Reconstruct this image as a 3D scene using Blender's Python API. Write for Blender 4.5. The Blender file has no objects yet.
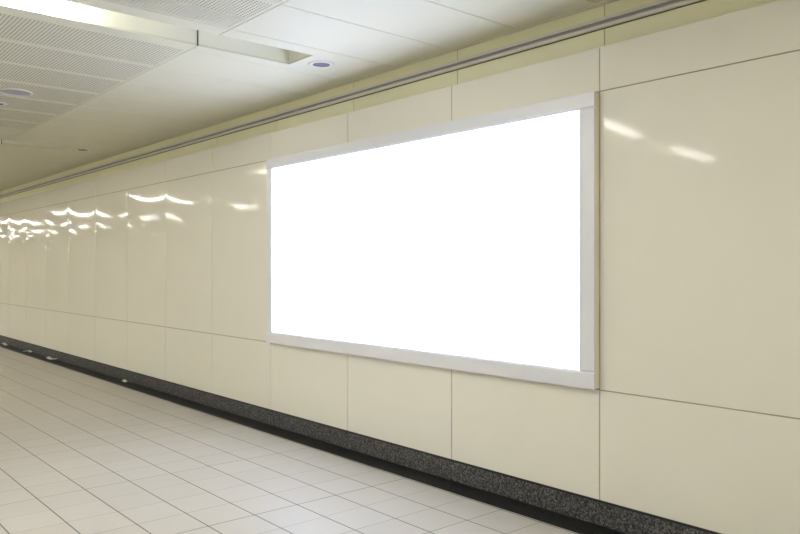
import bpy, bmesh, math, random
from mathutils import Vector, Matrix
random.seed(7)
S = bpy.context.scene
C = S.collection

# ------------------------------------------------------------------ measures (metres)
CAM_D, CAM_H = 3.68, 1.4907          # camera distance from the panelled wall, eye height
X0, PW = -2.5245, 1.2                # a wall-panel seam and the panel width
Z_GAP0, Z_GAP1 = 0.138, 0.154        # shadow gap above the granite base, filled with black
Z_LOW, Z_UP, Z_TOP = 0.786, 2.500, 2.755
Z_C = 3.014                          # ceiling height
Y_BK = 0.055                         # fascia face, set back behind the wall panels
XC, MOD = -3.152, 0.6                # a ceiling seam and the ceiling module
Y_JOINT = -1.367                     # joint between the smooth and the perforated ceiling panels
W = 7.7                              # corridor width
XL, XR = -64.352, 5.248
X_FAR = -29.552                      # beyond this nothing is seen directly: plain lengths of the same surfaces              # ends of the corridor (on ceiling seams)
K0, K1 = -6, 22                      # wall-panel columns

def seam(k):
    """X of the k-th vertical joint between the wall panels, counted from the lightbox's right edge"""
    return X0 + 0.003 - 1.206*k if k <= 3 else X0 + 0.003 - 3.618 - 1.194*(k - 3)

# ------------------------------------------------------------------ materials
def new_mat(name):
    m = bpy.data.materials.new(name); m.use_nodes = True
    nt = m.node_tree
    for n in list(nt.nodes): nt.nodes.remove(n)
    out = nt.nodes.new('ShaderNodeOutputMaterial')
    b = nt.nodes.new('ShaderNodeBsdfPrincipled')
    nt.links.new(b.outputs[0], out.inputs[0])
    return m, nt, b, out

def plain(name, col, rough=0.5, metal=0.0, noise=0.0, scale=8.0, spec=0.5, bump=0.0):
    m, nt, b, out = new_mat(name)
    b.inputs['Roughness'].default_value = rough
    b.inputs['Metallic'].default_value = metal
    b.inputs['Specular IOR Level'].default_value = spec
    tc = nt.nodes.new('ShaderNodeTexCoord')
    n = nt.nodes.new('ShaderNodeTexNoise'); n.inputs['Scale'].default_value = scale; n.inputs['Detail'].default_value = 4
    nt.links.new(tc.outputs['Object'], n.inputs['Vector'])
    r = nt.nodes.new('ShaderNodeMixRGB'); r.blend_type = 'MIX'
    r.inputs[1].default_value = tuple(c * (1 - noise) for c in col) + (1,)
    r.inputs[2].default_value = tuple(min(1, c * (1 + noise)) for c in col) + (1,)
    nt.links.new(n.outputs['Fac'], r.inputs[0])
    nt.links.new(r.outputs[0], b.inputs['Base Color'])
    if bump:
        bp = nt.nodes.new('ShaderNodeBump'); bp.inputs['Strength'].default_value = bump; bp.inputs['Distance'].default_value = 0.002
        nt.links.new(n.outputs['Fac'], bp.inputs['Height']); nt.links.new(bp.outputs[0], b.inputs['Normal'])
    return m

def emit(name, col, strength):
    m, nt, b, out = new_mat(name)
    b.inputs['Base Color'].default_value = (0.8, 0.8, 0.8, 1)
    b.inputs['Emission Color'].default_value = col + (1,)
    b.inputs['Emission Strength'].default_value = strength
    return m

M_panel = plain('cream enamel', (0.85, 0.83, 0.75), 0.075, noise=0.015, scale=2.0, spec=0.095)
M_back = plain('joint backing', (0.40, 0.365, 0.28), 0.8, noise=0.05)
M_fascia = plain('fascia paint', (0.84, 0.82, 0.58), 0.5, noise=0.02, scale=3)
M_ceil = plain('ceiling paint', (0.70, 0.68, 0.55), 0.55, noise=0.012, scale=3)
M_ceil_edge = plain('ceiling seam', (0.55, 0.53, 0.40), 0.6, noise=0.02)
M_dark = plain('ceiling void', (0.07, 0.067, 0.055), 0.8, noise=0.1)
M_alu = plain('brushed aluminium', (0.74, 0.72, 0.66), 0.42, metal=0.35, noise=0.03, scale=30)
M_groove = plain('shaded groove grey', (0.40, 0.39, 0.38), 0.5, noise=0.05)  # shade of the rail's recessed underside, put into the colour
M_line = plain('olive rail shadow', (0.10, 0.09, 0.05), 0.7, noise=0.05)  # thin shadow below the rail, painted as a dark colour
M_frame = plain('light grey frame', (0.80, 0.81, 0.87), 0.38, noise=0.01, scale=20)
M_side = plain('cream side panel', (0.90, 0.85, 0.70), 0.4, noise=0.02)
M_black = plain('black joints and gap shade', (0.012, 0.012, 0.013), 0.6, noise=0.1)
M_slot = plain('slot enamel', (0.82, 0.81, 0.70), 0.5, noise=0.01)
M_cap = plain('lamp cap', (0.75, 0.75, 0.72), 0.4, metal=0.5, noise=0.03)
M_bezel = plain('white bezel', (0.72, 0.71, 0.66), 0.4, noise=0.01)
M_can = plain('downlight can', (0.16, 0.155, 0.22), 0.3, metal=0.3, noise=0.05)
M_lens = plain('downlight lens', (0.22, 0.21, 0.30), 0.15, noise=0.05)
M_grille = plain('speaker mesh', (0.36, 0.35, 0.40), 0.5, noise=0.05)
M_fleck = plain('pale matte', (0.85, 0.85, 0.83), 0.6, noise=0.03)
M_tube = emit('lit tube', (1.0, 0.975, 0.90), 88.0)
M_tube_dim = emit('lit tube, worn', (1.0, 0.965, 0.875), 67.0)
M_screen = emit('lit screen', (0.77, 0.89, 1.25), 4.0)

def granite(name, base, rough, lo=0.35, hi=2.3):
    m, nt, b, out = new_mat(name)
    tc = nt.nodes.new('ShaderNodeTexCoord')
    v = nt.nodes.new('ShaderNodeTexVoronoi'); v.inputs['Scale'].default_value = 130
    nt.links.new(tc.outputs['Object'], v.inputs['Vector'])
    n = nt.nodes.new('ShaderNodeTexNoise'); n.inputs['Scale'].default_value = 60; n.inputs['Detail'].default_value = 3
    nt.links.new(tc.outputs['Object'], n.inputs['Vector'])
    sp = nt.nodes.new('ShaderNodeSeparateColor'); nt.links.new(v.outputs['Color'], sp.inputs[0])
    mu = nt.nodes.new('ShaderNodeMath'); mu.operation = 'MULTIPLY'
    nt.links.new(sp.outputs[0], mu.inputs[0]); nt.links.new(n.outputs['Fac'], mu.inputs[1])
    cr = nt.nodes.new('ShaderNodeValToRGB')
    cr.color_ramp.elements[0].position = 0.05; cr.color_ramp.elements[0].color = tuple(c * lo for c in base) + (1,)
    cr.color_ramp.elements[1].position = 0.62; cr.color_ramp.elements[1].color = tuple(c * hi for c in base) + (1,)
    e = cr.color_ramp.elements.new(0.3); e.color = tuple(base) + (1,)
    nt.links.new(mu.outputs[0], cr.inputs[0]); nt.links.new(cr.outputs[0], b.inputs['Base Color'])
    b.inputs['Roughness'].default_value = rough; b.inputs['Specular IOR Level'].default_value = 0.06
    return m
M_granite = granite('dark granite', (0.100, 0.099, 0.101), 0.4)
M_border = granite('polished dark granite', (0.022, 0.022, 0.021), 0.30, 0.5, 1.8)

def math_node(nt, op, a=None, b_=None):
    n = nt.nodes.new('ShaderNodeMath'); n.operation = op
    for i, v in enumerate((a, b_)):
        if v is None: continue
        if isinstance(v, (int, float)): n.inputs[i].default_value = v
        else: nt.links.new(v, n.inputs[i])
    return n.outputs[0]

def floor_material():
    m, nt, b, out = new_mat('floor tiles')
    tc = nt.nodes.new('ShaderNodeTexCoord')
    sx = nt.nodes.new('ShaderNodeSeparateXYZ'); nt.links.new(tc.outputs['Object'], sx.inputs[0])
    T = 0.3003
    ax = math_node(nt, 'DIVIDE', math_node(nt, 'ADD', sx.outputs[0], 1.0862 * CAM_D + 200 * T), T)
    ay = math_node(nt, 'DIVIDE', math_node(nt, 'ADD', sx.outputs[1], 0.1346 * CAM_D + 200 * T), T)
    def line(a, w):
        f = math_node(nt, 'FRACT', a)
        d = math_node(nt, 'MINIMUM', f, math_node(nt, 'SUBTRACT', 1.0, f))
        return math_node(nt, 'LESS_THAN', d, w / T if isinstance(w, float) else math_node(nt, 'DIVIDE', w, T))
    ix = math_node(nt, 'FLOOR', ax); iy = math_node(nt, 'FLOOR', ay)
    cmb = nt.nodes.new('ShaderNodeCombineXYZ'); nt.links.new(ix, cmb.inputs[0]); nt.links.new(iy, cmb.inputs[1])
    wn = nt.nodes.new('ShaderNodeTexWhiteNoise'); wn.noise_dimensions = '2D'; nt.links.new(cmb.outputs[0], wn.inputs['Vector'])
    nz = nt.nodes.new('ShaderNodeTexNoise'); nz.inputs['Scale'].default_value = 3.5; nz.inputs['Detail'].default_value = 5
    nt.links.new(tc.outputs['Object'], nz.inputs['Vector'])
    fac = math_node(nt, 'ADD', math_node(nt, 'MULTIPLY', wn.outputs['Value'], 0.55), math_node(nt, 'MULTIPLY', nz.outputs['Fac'], 0.45))
    tile = nt.nodes.new('ShaderNodeMixRGB')
    tile.inputs[1].default_value = (0.435, 0.41, 0.366, 1); tile.inputs[2].default_value = (0.478, 0.452, 0.408, 1)
    nt.links.new(fac, tile.inputs[0])
    # grout across the corridor: every line has its own depth of dirt
    near = math_node(nt, 'ROUND', ax)
    wl = nt.nodes.new('ShaderNodeTexWhiteNoise'); wl.noise_dimensions = '1D'; nt.links.new(near, wl.inputs['W'])
    gx = nt.nodes.new('ShaderNodeMixRGB'); gx.inputs[1].default_value = (0.24, 0.225, 0.195, 1); gx.inputs[2].default_value = (0.04, 0.037, 0.032, 1)
    dirty = math_node(nt, 'COMPARE', near, 200.0); dirty.node.inputs[2].default_value = 0.3
    gfac = math_node(nt, 'MINIMUM', math_node(nt, 'ADD', math_node(nt, 'MULTIPLY', wl.outputs['Value'], 0.7), dirty), 1.0)
    nt.links.new(gfac, gx.inputs[0])
    c1 = nt.nodes.new('ShaderNodeMixRGB'); lw = math_node(nt, 'ADD', 0.0016, math_node(nt, 'MULTIPLY', gfac, 0.0018))
    nt.links.new(line(ax, lw), c1.inputs[0])
    nt.links.new(tile.outputs[0], c1.inputs[1]); nt.links.new(gx.outputs[0], c1.inputs[2])
    ly = line(ay, 0.0040)
    c2 = nt.nodes.new('ShaderNodeMixRGB'); nt.links.new(ly, c2.inputs[0])
    nt.links.new(c1.outputs[0], c2.inputs[1]); c2.inputs[2].default_value = (0.075, 0.068, 0.056, 1)
    nt.links.new(c2.outputs[0], b.inputs['Base Color'])
    b.inputs['Roughness'].default_value = 0.36
    b.inputs['Specular IOR Level'].default_value = 0.3
    return m
M_floor = floor_material()

def perforated_material():
    m, nt, b, out = new_mat('perforated ceiling sheet')
    tc = nt.nodes.new('ShaderNodeTexCoord')
    sx = nt.nodes.new('ShaderNodeSeparateXYZ'); nt.links.new(tc.outputs['Object'], sx.inputs[0])
    P = 0.0235
    def cen(s):
        f = math_node(nt, 'FRACT', math_node(nt, 'DIVIDE', math_node(nt, 'ADD', s, 100.0), P))
        f = math_node(nt, 'SUBTRACT', f, 0.5)
        return math_node(nt, 'MULTIPLY', f, f)
    d2 = math_node(nt, 'ADD', cen(sx.outputs[0]), cen(sx.outputs[1]))
    hole = math_node(nt, 'LESS_THAN', d2, 0.235 ** 2)
    b.inputs['Base Color'].default_value = (0.70, 0.68, 0.55, 1)
    b.inputs['Roughness'].default_value = 0.55
    tr = nt.nodes.new('ShaderNodeBsdfTransparent')
    mx = nt.nodes.new('ShaderNodeMixShader')
    nt.links.new(hole, mx.inputs[0]); nt.links.new(b.outputs[0], mx.inputs[1]); nt.links.new(tr.outputs[0], mx.inputs[2])
    nt.links.new(mx.outputs[0], out.inputs[0])
    return m
M_perf = perforated_material()

# ------------------------------------------------------------------ mesh helpers
def box(bm, x0, x1, y0, y1, z0, z1, mi=0, bevel=0.0):
    vs = [bm.verts.new(p) for p in ((x0,y0,z0),(x1,y0,z0),(x1,y1,z0),(x0,y1,z0),(x0,y0,z1),(x1,y0,z1),(x1,y1,z1),(x0,y1,z1))]
    fs = [bm.faces.new([vs[i] for i in q]) for q in ((0,3,2,1),(4,5,6,7),(0,1,5,4),(1,2,6,5),(2,3,7,6),(3,0,4,7))]
    for f in fs: f.material_index = mi
    if bevel:
        es = list({e for f in fs for e in f.edges})
        r = bmesh.ops.bevel(bm, geom=es, offset=bevel, segments=2, affect='EDGES', profile=0.5)
        for f in r['faces']: f.material_index = mi
    return fs

def link(name, bm, mats, parent=None, smooth=False, recalc=True):
    if recalc: bmesh.ops.recalc_face_normals(bm, faces=bm.faces)
    me = bpy.data.meshes.new(name); bm.to_mesh(me); bm.free()
    for m in (mats if isinstance(mats, (list, tuple)) else [mats]): me.materials.append(m)
    if smooth:
        for p in me.polygons: p.use_smooth = True
    o = bpy.data.objects.new(name, me); C.objects.link(o)
    if parent:
        me.transform(Matrix.Translation(-Vector(parent.location))); o.parent = parent
    return o

def structure(o):
    o['kind'] = 'structure'; return o

def thing(name, loc, label, cat, group=None):
    o = bpy.data.objects.new(name, None); C.objects.link(o); o.location = loc; o.empty_display_size = 0.2
    o['label'] = label; o['category'] = cat
    if group: o['group'] = group
    return o

def copy_thing(src, loc, label):
    r = src.copy(); C.objects.link(r); r.location = loc; r['label'] = label
    for ch in list(src.children):
        c = ch.copy(); C.objects.link(c); c.parent = r
        for g in list(ch.children):
            d = g.copy(); C.objects.link(d); d.parent = c
    return r

def prism(bm, profile, x0, x1, mi=None):
    """extrude a closed (y, z) profile along X"""
    a = [bm.verts.new((x0, y, z)) for y, z in profile]; b = [bm.verts.new((x1, y, z)) for y, z in profile]
    n = len(profile)
    for i in range(n):
        f = bm.faces.new((a[i], a[(i+1) % n], b[(i+1) % n], b[i]))
        f.material_index = mi[i] if mi else 0
    bm.faces.new(a); bm.faces.new(b[::-1])

def enamel_panel(bm, x0, x1, z0, z1, bulge, seed, facing=1, y_face=0.0, nx=22, nz=26):
    """a folded sheet-metal wall panel with softly bowed face; facing=1 looks to -Y"""
    rnd = random.Random(seed)
    b = bulge * rnd.uniform(0.85, 1.15); tx = rnd.uniform(-0.06, 0.06); tz = rnd.uniform(-0.06, 0.06)
    g = 0.0036; c = 0.0008
    fx0, fx1, fz0, fz1 = x0 + g + c, x1 - g - c, z0 + g + c, z1 - g - c
    rows = []
    for j in range(nz + 1):
        v = j / nz; row = []
        for i in range(nx + 1):
            u = i / nx
            p, q = 2*u - 1, 2*v - 1
            h = b * (1 - p*p) * (1 - q*q) * (1 + tx*p + tz*q)
            row.append(bm.verts.new((fx0 + (fx1-fx0)*u, y_face - facing*h, fz0 + (fz1-fz0)*v)))
        rows.append(row)
    for j in range(nz):
        for i in range(nx):
            q = (rows[j][i], rows[j][i+1], rows[j+1][i+1], rows[j+1][i])
            f = bm.faces.new(q if facing > 0 else q[::-1]); f.smooth = True
    # chamfer and return on all four edges (own vertices, so the face keeps its shading)
    def ring(d, y): return [(fx0-d, y, fz0-d), (fx1+d, y, fz0-d), (fx1+d, y, fz1+d), (fx0-d, y, fz1+d)]
    r0 = ring(0, y_face); r1 = ring(c, y_face + facing*c); r2 = ring(c, y_face + facing*0.0038)
    for ra, rb in ((r0, r1), (r1, r2)):
        for i in range(4):
            k = (i+1) % 4
            vs = [bm.verts.new(p) for p in (ra[i], ra[k], rb[k], rb[i])]
            bm.faces.new(vs[::-1] if facing > 0 else vs)

# ------------------------------------------------------------------ floor
bm = bmesh.new(); box(bm, XL, XR, -W, 0.0, -0.12, 0.0)
structure(link('floor', bm, M_floor))
Y_BORDER = -0.049 * CAM_D
bm = bmesh.new(); box(bm, XL, XR, Y_BORDER, 0.0, -0.02, 0.0012)
structure(link('trim_1', bm, M_border))['label'] = 'polished dark granite border strip in the floor along the wall'

# ------------------------------------------------------------------ granite base along the wall
bm = bmesh.new()
for k in range(K0, K1):
    x1 = min(seam(k), XR); x0 = seam(k+1) if k < K1 - 1 else XL
    if x1 - x0 < 0.05: continue
    box(bm, x0 + 0.0012, x1 - 0.0012, 0.0, 0.05, 0.009, Z_GAP0, bevel=0.0012)
base = structure(link('baseboard_right', bm, M_granite))
bm = bmesh.new(); box(bm, XL, XR, 0.004, 0.05, Z_GAP0, Z_GAP1)  # black strip painted in for the shade inside the open gap
link('black_strip', bm, M_black, base)['label'] = 'black strip standing for the shadow gap above the granite base'
bm = bmesh.new(); box(bm, XL, XR, 0.003, 0.05, 0.0012, 0.009)  # thin black strip between base and floor
link('black_strip', bm, M_black, base)['label'] = 'black strip under the granite base'

# ------------------------------------------------------------------ panelled wall
bm = bmesh.new(); box(bm, XL, XR, 0.004, 0.30, Z_GAP1, Z_TOP - 0.004)
wall = structure(link('wall_right', bm, M_back))
BULGE = 0.0115
for k in range(K0, K1):
    x1 = seam(k); x0 = seam(k+1)
    x1, x0 = min(x1, XR), max(x0, XL)
    if k == K1 - 1: x0 = XL
    if x1 - x0 < 0.05: continue
    for r, (z0, z1, b) in enumerate(((Z_GAP1 - 0.003, Z_LOW, 0.002), (Z_LOW, Z_UP, BULGE), (Z_UP, Z_TOP + 0.003, 0.001))):
        if r == 1 and k in (0, 1, 2): continue          # taken by the lightbox
        bm = bmesh.new()
        enamel_panel(bm, x0, x1, z0, z1, b if k < K1 - 1 else 0.0, k*3 + r, nx=24 if r == 1 else 8, nz=30 if r == 1 else 8)
        link('wall_panel', bm, M_panel, wall, recalc=False)

# ------------------------------------------------------------------ fascia above the wall, with its aluminium rail
bm = bmesh.new(); box(bm, XL, XR, Y_BK + 0.003, 0.30, Z_TOP - 0.004, Z_C + 0.02, mi=1)
xs = -2.525
k = -6
while True:
    x1 = xs - 2*MOD*k; x0 = x1 - 2*MOD
    k += 1
    if x1 < XL: break
    x1, x0 = min(x1, XR), max(x0, XL)
    if x1 - x0 < 0.05: continue
    box(bm, x0 + 0.003, x1 - 0.003, Y_BK, Y_BK + 0.0029, Z_TOP - 0.004, Z_C - 0.004, bevel=0.0006)
structure(link('trim_2', bm, [M_fascia, M_back]))['label'] = 'yellowish cream fascia band above the wall panels'
cz = lambda y: CAM_H + y * (CAM_D + Y_BK)          # height of a point on the fascia from its slope seen by the eye
yb = Y_BK
prof = [(yb, cz(.3885)), (yb-0.030, cz(.3885)-0.010), (yb-0.032, cz(.3885)-0.026), (yb-0.026, cz(.3885)-0.029), (yb-0.010, cz(.3885)-0.030),
        (yb-0.010, cz(.3885)-0.040), (yb-0.020, cz(.3885)-0.046), (yb-0.022, cz(.3885)-0.060), (yb-0.016, cz(.3885)-0.066), (yb-0.006, cz(.3885)-0.066), (yb-0.006, cz(.3885)-0.071), (yb, cz(.3885)-0.071)]
mi = [0, 0, 0, 1, 1, 1, 0, 0, 0, 2, 2, 0]
bm = bmesh.new(); prism(bm, prof, XL, XR, mi)
structure(link('trim_3', bm, [M_alu, M_groove, M_line]))['label'] = 'grey metal rail running along the cream fascia under the ceiling'

# ------------------------------------------------------------------ ceiling
bm = bmesh.new()
box(bm, XL, XR, -W, 0.30, Z_C + 0.45, Z_C + 0.55)
structure(link('ceiling_slab', bm, M_dark))
ceil = structure(bpy.data.objects.new('ceiling', None)); C.objects.link(ceil); ceil.location = ((XL + XR)/2, -W/2, Z_C)
# edge trim along the fascia
bm = bmesh.new(); box(bm, XL, XR, 0.018, Y_BK + 0.008, Z_C - 0.003, Z_C + 0.02, bevel=0.001)
link('edge_trim', bm, M_ceil, ceil)
SLOT0, SLOT1 = 0.150, 0.470     # slot inside its panel, from the panel's right-hand seam
Y_SLOT0, Y_SLOT1 = -0.632, -W + 0.632
Y_PERF1 = -W - Y_JOINT
n_mod = round((XR - XL) / MOD)
LIGHT_K = []
for j in range(n_mod):
    x1 = XR - MOD*j; x0 = x1 - MOD
    kk = round((XC - x1) / MOD)              # seam index, 0 at XC
    lit = (kk - 2) % 9 == 0
    if x1 < X_FAR + 0.1 and not lit: continue
    g = 0.0030
    a, b = x0 + g, x1 - g
    t = 0.012
    if lit:
        LIGHT_K.append(x1)
        s1, s0 = x1 - SLOT0, x1 - SLOT1      # slot edges in X
        for (ya, yb_) in ((Y_JOINT + 0.003, 0.016), (Y_PERF1, Y_JOINT - 0.003), (-W, Y_PERF1 - 0.006)):
            bm = bmesh.new()
            lo, hi = max(ya, Y_SLOT1), min(yb_, Y_SLOT0)
            box(bm, s1, b, ya, yb_, Z_C, Z_C + t)
            box(bm, a, s0, ya, yb_, Z_C, Z_C + t)
            if hi < yb_: box(bm, s0, s1, hi, yb_, Z_C, Z_C + t)
            if lo > ya: box(bm, s0, s1, ya, lo, Z_C, Z_C + t)
            link('slotted_panel', bm, M_ceil, ceil)
        continue
    bm = bmesh.new(); box(bm, a, b, Y_JOINT + 0.003, 0.016, Z_C, Z_C + t, bevel=0.0012)
    link('smooth_panel', bm, M_ceil, ceil)
    bm = bmesh.new(); box(bm, a, b, -W, Y_PERF1 - 0.006, Z_C, Z_C + t)
    link('smooth_panel', bm, M_ceil, ceil)
    # perforated panel: plain rim, holed field
    bm = bmesh.new()
    e = 0.024; ya, yb_ = Y_PERF1, Y_JOINT - 0.003
    def quad(xa, xb, y0_, y1_, mi):
        f = bm.faces.new([bm.verts.new(p) for p in ((xa, y0_, Z_C), (xa, y1_, Z_C), (xb, y1_, Z_C), (xb, y0_, Z_C))]); f.material_index = mi
    quad(a + e, b - e, ya + e, yb_ - e, 1)
    quad(a, a + e, ya, yb_, 0); quad(b - e, b, ya, yb_, 0)
    quad(a + e, b - e, ya, ya + e, 0); quad(a + e, b - e, yb_ - e, yb_, 0)
    for p, q in (((a, ya), (a, yb_)), ((a, yb_), (b, yb_)), ((b, yb_), (b, ya)), ((b, ya), (a, ya))):
        f = bm.faces.new([bm.verts.new(v) for v in ((p[0], p[1], Z_C), (q[0], q[1], Z_C), (q[0], q[1], Z_C + t), (p[0], p[1], Z_C + t))])
    link('perforated_panel', bm, [M_ceil, M_perf], ceil, recalc=False)

far = sorted([x for x in LIGHT_K if x < X_FAR + 0.1] , reverse=True)
bm = bmesh.new(); right = X_FAR
for xk in far + [XL]:
    left = xk if xk != XL else XL
    if right - left > 0.05: box(bm, left + 0.003, right - 0.003, -W, 0.016, Z_C, Z_C + 0.012)
    right = xk - MOD
link('far_ceiling_sheet', bm, M_ceil, ceil)

# ------------------------------------------------------------------ slot lights
def tube_bm(x, z, ya, yb_, r, seg=14):
    bm = bmesh.new()
    rings = []
    for y in (ya, yb_):
        rings.append([bm.verts.new((x + r*math.cos(2*math.pi*i/seg), y, z + r*math.sin(2*math.pi*i/seg))) for i in range(seg)])
    for i in range(seg):
        bm.faces.new((rings[0][i], rings[0][(i+1) % seg], rings[1][(i+1) % seg], rings[1][i]))
    bm.faces.new(rings[0]); bm.faces.new(rings[1][::-1])
    return bm
HS = 0.15
TUBES = ((-2.20, -3.65), (-4.40, -5.62))
def make_light(x1, M_lamp):
    s1, s0 = x1 - SLOT0, x1 - SLOT1; xc = (s0 + s1) / 2
    t = thing('ceiling_slot_light', (xc, (Y_SLOT0+Y_SLOT1)/2, Z_C), '', 'ceiling light', 'slot lights across the ceiling')
    w = 0.004; z0, z1 = Z_C + 0.0005, Z_C + HS
    bm = bmesh.new()                       # open-bottomed trough
    box(bm, s0 - w, s0, Y_SLOT1, Y_SLOT0, z0 + 0.012, z1)
    box(bm, s1, s1 + w, Y_SLOT1, Y_SLOT0, z0 + 0.012, z1)
    box(bm, s0 - w, s1 + w, Y_SLOT1 - w, Y_SLOT1, z0 + 0.012, z1)
    box(bm, s0 - w, s1 + w, Y_SLOT0, Y_SLOT0 + w, z0 + 0.012, z1)
    box(bm, s0 - w, s1 + w, Y_SLOT1 - w, Y_SLOT0 + w, z1, z1 + w)
    link('trough', bm, M_slot, t)
    for sa in (s0, s1 - 0.003):            # black joints where the trough is pieced together
        bm = bmesh.new(); box(bm, sa, sa + 0.003, Y_JOINT - 0.0035, Y_JOINT + 0.0035, z0, z1 - 0.002)
        link('black_strip', bm, M_black, t)
    for ya, yb_ in TUBES:
        for dx in (-0.045, 0.045):
            link('tube', tube_bm(xc + dx, Z_C + 0.012, ya, yb_, 0.019), M_lamp, t)
        for yy in (ya - 0.012, yb_ + 0.012):
            bm = bmesh.new(); box(bm, xc - 0.064, xc + 0.064, yy - 0.014, yy + 0.014, Z_C + 0.0, z1, bevel=0.002)
            link('lamp_holder', bm, M_cap, t)
    return t
proto = make_light(LIGHT_K[0], M_tube)
proto_dim = make_light(LIGHT_K[2], M_tube_dim)       # output lowered to darken the corridor further along
lights = [proto, proto_dim]
for i, x1 in enumerate(LIGHT_K):
    if i in (0, 2): continue
    lights.append(copy_thing(proto if i < 2 else proto_dim, (proto.location.x + x1 - LIGHT_K[0], proto.location.y, Z_C), ''))
lights.sort(key=lambda o: -o.location.x)
texts = ['long recessed slot light overhead behind the viewer, with two tubes',
         'recessed slot light with a lit tube above the left edge of the white lightbox',
         'second recessed slot light from the white lightbox, seen edge-on before a small downlight',
         'third recessed slot light down the corridor from the white lightbox',
         'fourth recessed slot light down the corridor from the white lightbox',
         'fifth recessed slot light down the corridor from the white lightbox',
         'sixth recessed slot light down the corridor from the white lightbox'] + [n + ' recessed slot light down the corridor from the white lightbox' for n in ('seventh','eighth','ninth','tenth','eleventh','twelfth','thirteenth')]
for o, tx in zip(lights, [t for t in texts][:len(lights)]): o['label'] = tx

# ------------------------------------------------------------------ round fittings in the ceiling
def disc_ring(bm, r_out, r_in, z0, z1, seg=40, mi=0):
    rs = ((r_out, 0), (r_out, z0), (r_out - 0.004, z1), (r_in + 0.003, z1), (r_in, z0*0.5), (r_in, 0))
    rings = [[bm.verts.new((r*math.cos(2*math.pi*i/seg), r*math.sin(2*math.pi*i/seg), z)) for i in range(seg)] for r, z in rs]
    for a, b in zip(rings, rings[1:]):
        for i in range(seg):
            f = bm.faces.new((a[i], a[(i+1) % seg], b[(i+1) % seg], b[i])); f.material_index = mi; f.smooth = True
def make_downlight(loc, label):
    t = thing('downlight', loc, label, 'downlight', 'round downlights in the ceiling')
    def loc_link(n, bm, m):
        bmesh.ops.recalc_face_normals(bm, faces=bm.faces)
        me = bpy.data.meshes.new(n); bm.to_mesh(me); bm.free(); me.materials.append(m)
        o = bpy.data.objects.new(n, me); C.objects.link(o); o.parent = t; return o
    bm = bmesh.new(); disc_ring(bm, 0.100, 0.064, -0.003, -0.006); loc_link('bezel', bm, M_bezel)
    bm = bmesh.new(); bmesh.ops.create_cone(bm, cap_ends=False, segments=40, radius1=0.064, radius2=0.060, depth=0.004, matrix=Matrix.Translation((0, 0, -0.0022)))
    loc_link('can', bm, M_can)
    bm = bmesh.new()
    bmesh.ops.create_uvsphere(bm, u_segments=40, v_segments=16, radius=0.0625)
    bmesh.ops.scale(bm, vec=(1, 1, 0.07), verts=bm.verts)
    loc_link('lens', bm, M_lens)
    for p in t.children[-1].data.polygons: p.use_smooth = True
    return t
dl = make_downlight((-4.655, -0.455, Z_C), 'round downlight with white rim between the lit slot and the metal rail, nearest one')
copy_thing(dl, (-10.06, -0.455, Z_C), 'small round downlight further along, past the end of the second slot light')
copy_thing(dl, (-7.74, -1.98, Z_C), 'round downlight cut by the left edge of the picture, below the speaker disc')
sp = thing('ceiling_speaker', (-7.12, -1.96, Z_C), 'wide round grey speaker disc in the perforated ceiling at the far left', 'speaker')
def local(n, bm, m, par, smooth=True):
    bmesh.ops.recalc_face_normals(bm, faces=bm.faces)
    me = bpy.data.meshes.new(n); bm.to_mesh(me); bm.free(); me.materials.append(m)
    o = bpy.data.objects.new(n, me); C.objects.link(o); o.parent = par
    for p in me.polygons: p.use_smooth = smooth
    return o
bm = bmesh.new(); disc_ring(bm, 0.137, 0.122, -0.006, -0.010); local('rim', bm, M_bezel, sp)
bm = bmesh.new(); bmesh.ops.create_uvsphere(bm, u_segments=40, v_segments=14, radius=0.123)
bmesh.ops.scale(bm, vec=(1, 1, 0.06), verts=bm.verts); local('grille', bm, M_grille, sp)

# ------------------------------------------------------------------ lightbox on the wall
bx1, bx0 = seam(0) - 0.002, seam(3) + 0.001
PR = 0.050; ST = 0.092; STR = 0.110; RT = 0.094; RB = 0.104
lb = thing('advertising_lightbox', ((bx0+bx1)/2, 0.0, Z_LOW), 'large blank white lit advertising lightbox in a grey frame on the cream wall', 'lightbox')
bz0, bz1 = Z_LOW + 0.004, Z_UP - 0.004
bm = bmesh.new(); box(bm, bx0, bx1, -PR + 0.012, 0.0038, bz0 + 0.006, bz1 - 0.006, bevel=0.001)
link('housing', bm, M_side, lb)['label'] = 'cream side casing'
def rail_profile(bm, horizontal, a0, a1, edge_out, edge_in):
    """one frame bar with a bevelled inner lip"""
    s = 1 if edge_in > edge_out else -1
    pr = [(edge_out, -PR + 0.012), (edge_out, -PR + 0.002), (edge_out + s*0.002, -PR), (edge_in - s*0.014, -PR), (edge_in - s*0.002, -PR + 0.007), (edge_in, -PR + 0.012)]
    P = (lambda a, e, y: (a, y, e)) if horizontal else (lambda a, e, y: (e, y, a))
    A = [bm.verts.new(P(a0, e, y)) for e, y in pr]; B = [bm.verts.new(P(a1, e, y)) for e, y in pr]
    n = len(pr)
    for i in range(n): bm.faces.new((A[i], A[(i+1) % n], B[(i+1) % n], B[i]))
    bm.faces.new(A); bm.faces.new(B[::-1])
bm = bmesh.new(); rail_profile(bm, True, bx0, bx1, bz1, bz1 - RT); link('frame_rail', bm, M_frame, lb)
bm = bmesh.new(); rail_profile(bm, True, bx0, bx1, bz0, bz0 + RB); link('frame_rail', bm, M_frame, lb)
g = 0.0015
bm = bmesh.new(); rail_profile(bm, False, bz0 + RB + g, bz1 - RT - g, bx1, bx1 - STR); link('frame_stile', bm, M_frame, lb)
bm = bmesh.new(); rail_profile(bm, False, bz0 + RB + g, bz1 - RT - g, bx0, bx0 + ST); link('frame_stile', bm, M_frame, lb)
bm = bmesh.new()
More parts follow.
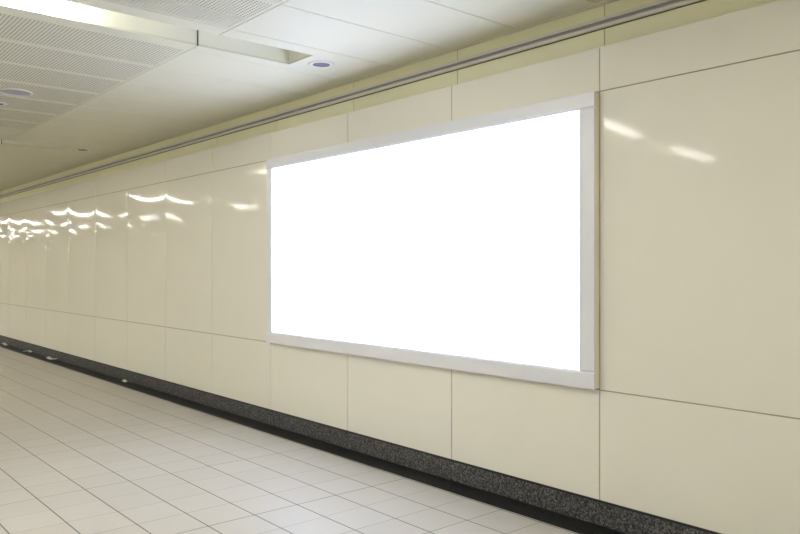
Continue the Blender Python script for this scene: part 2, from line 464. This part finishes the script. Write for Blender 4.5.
box(bm, bx0 + ST - 0.003, bx1 - STR + 0.003, -PR + 0.008, -PR + 0.0125, bz0 + RB - 0.003, bz1 - RT + 0.003)
link('screen', bm, M_screen, lb)['label'] = 'blank white glowing screen'

# ------------------------------------------------------------------ small pale curled flecks by the base
def fleck(loc, sx, sy, rot, label, seed):
    rnd = random.Random(seed); bm = bmesh.new()
    n = 6; rows = []
    for side in (0, 1):
        for layer in (-1, 1):
            rows.append([bm.verts.new((sx*(i/n - 0.5), sy*(side - 0.5)*(0.85 + 0.15*math.sin(i)), 0.004 + 0.018*math.sin(i*0.45 + seed)**2 + 0.010*side + 0.0012*layer)) for i in range(n + 1)])
    l0, u0, l1, u1 = rows
    for i in range(n):
        bm.faces.new((u0[i], u0[i+1], u1[i+1], u1[i])); bm.faces.new((l0[i], l1[i], l1[i+1], l0[i+1]))
        bm.faces.new((l0[i], l0[i+1], u0[i+1], u0[i])); bm.faces.new((l1[i], u1[i], u1[i+1], l1[i+1]))
    bm.faces.new((l0[0], u0[0], u1[0], l1[0])); bm.faces.new((l0[n], l1[n], u1[n], u0[n]))
    bmesh.ops.recalc_face_normals(bm, faces=bm.faces)
    me = bpy.data.meshes.new('pale_fleck'); bm.to_mesh(me); bm.free(); me.materials.append(M_fleck)
    o = bpy.data.objects.new('pale_fleck', me); C.objects.link(o); o.location = loc; o.rotation_euler = (0, 0, rot)
    o['label'] = label; o['category'] = 'fleck'; o['group'] = 'pale flecks by the dark base'
fleck((-9.70, -0.04, 0.0012), 0.10, 0.05, 0.2, 'single tiny pale scrap by the dark base, nearest to the lightbox', 1)
fleck((-12.85, -0.04, 0.0012), 0.40, 0.06, 0.05, 'longest pale scrap lying by the dark base at the left', 2)
fleck((-14.25, -0.04, 0.0012), 0.30, 0.06, 0.15, 'curled pale scrap by the dark base, beyond the longest one', 3)
fleck((-15.85, -0.04, 0.0012), 0.40, 0.06, 0.0, 'pale scrap by the dark base at the left edge of the picture', 4)

# ------------------------------------------------------------------ rest of the corridor
bm = bmesh.new(); box(bm, XL, XR, -W - 0.3, -W - 0.012, 0.0, Z_C + 0.45, mi=1)
for k in range(K0, K1):
    x1 = min(seam(k), XR); x0 = seam(k+1) if k < K1 - 1 else XL
    if x1 - x0 < 0.05: continue
    for r, (z0, z1) in enumerate(((Z_GAP1, Z_LOW), (Z_LOW, Z_UP), (Z_UP, Z_C - 0.004))):
        enamel_panel(bm, x0, x1, z0, z1, 0.003, 900 + k*3 + r, facing=-1, y_face=-W, nx=4, nz=4)
structure(link('wall_left', bm, [M_panel, M_back], recalc=False))
bm = bmesh.new(); box(bm, XL, XR, -W - 0.011, -W + 0.004, 0.0, Z_GAP1, bevel=0.001)
structure(link('baseboard_left', bm, M_granite))
bm = bmesh.new(); box(bm, XL - 0.2, XL, -W - 0.3, 0.3, -0.12, Z_C + 0.55); structure(link('wall_back', bm, M_side))
bm = bmesh.new(); box(bm, XR, XR + 0.2, -W - 0.3, 0.3, -0.12, Z_C + 0.55); structure(link('wall_front', bm, M_side))

# ------------------------------------------------------------------ world, camera, view
w = bpy.data.worlds.new('World'); S.world = w; w.use_nodes = True
w.node_tree.nodes['Background'].inputs[0].default_value = (0.02, 0.02, 0.018, 1)
cam = bpy.data.cameras.new('camera'); co = bpy.data.objects.new('camera', cam); C.objects.link(co)
co.location = (0, -CAM_D, CAM_H); co.rotation_euler = (math.radians(90.016), 0, math.radians(49.296))
cam.sensor_width = 36.0; cam.sensor_fit = 'HORIZONTAL'; cam.lens = 750.9 / 800 * 36.0
cam.clip_start = 0.05; cam.clip_end = 200
S.camera = co
S.view_settings.view_transform = 'Standard'; S.view_settings.look = 'None'
S.view_settings.gamma = 1.0; S.view_settings.use_curve_mapping = False
S.view_settings.exposure = 0.0
S.cycles.use_denoising = True
S.cycles.max_bounces = 10; S.cycles.diffuse_bounces = 6; S.cycles.glossy_bounces = 5
S.cycles.sample_clamp_indirect = 20.0
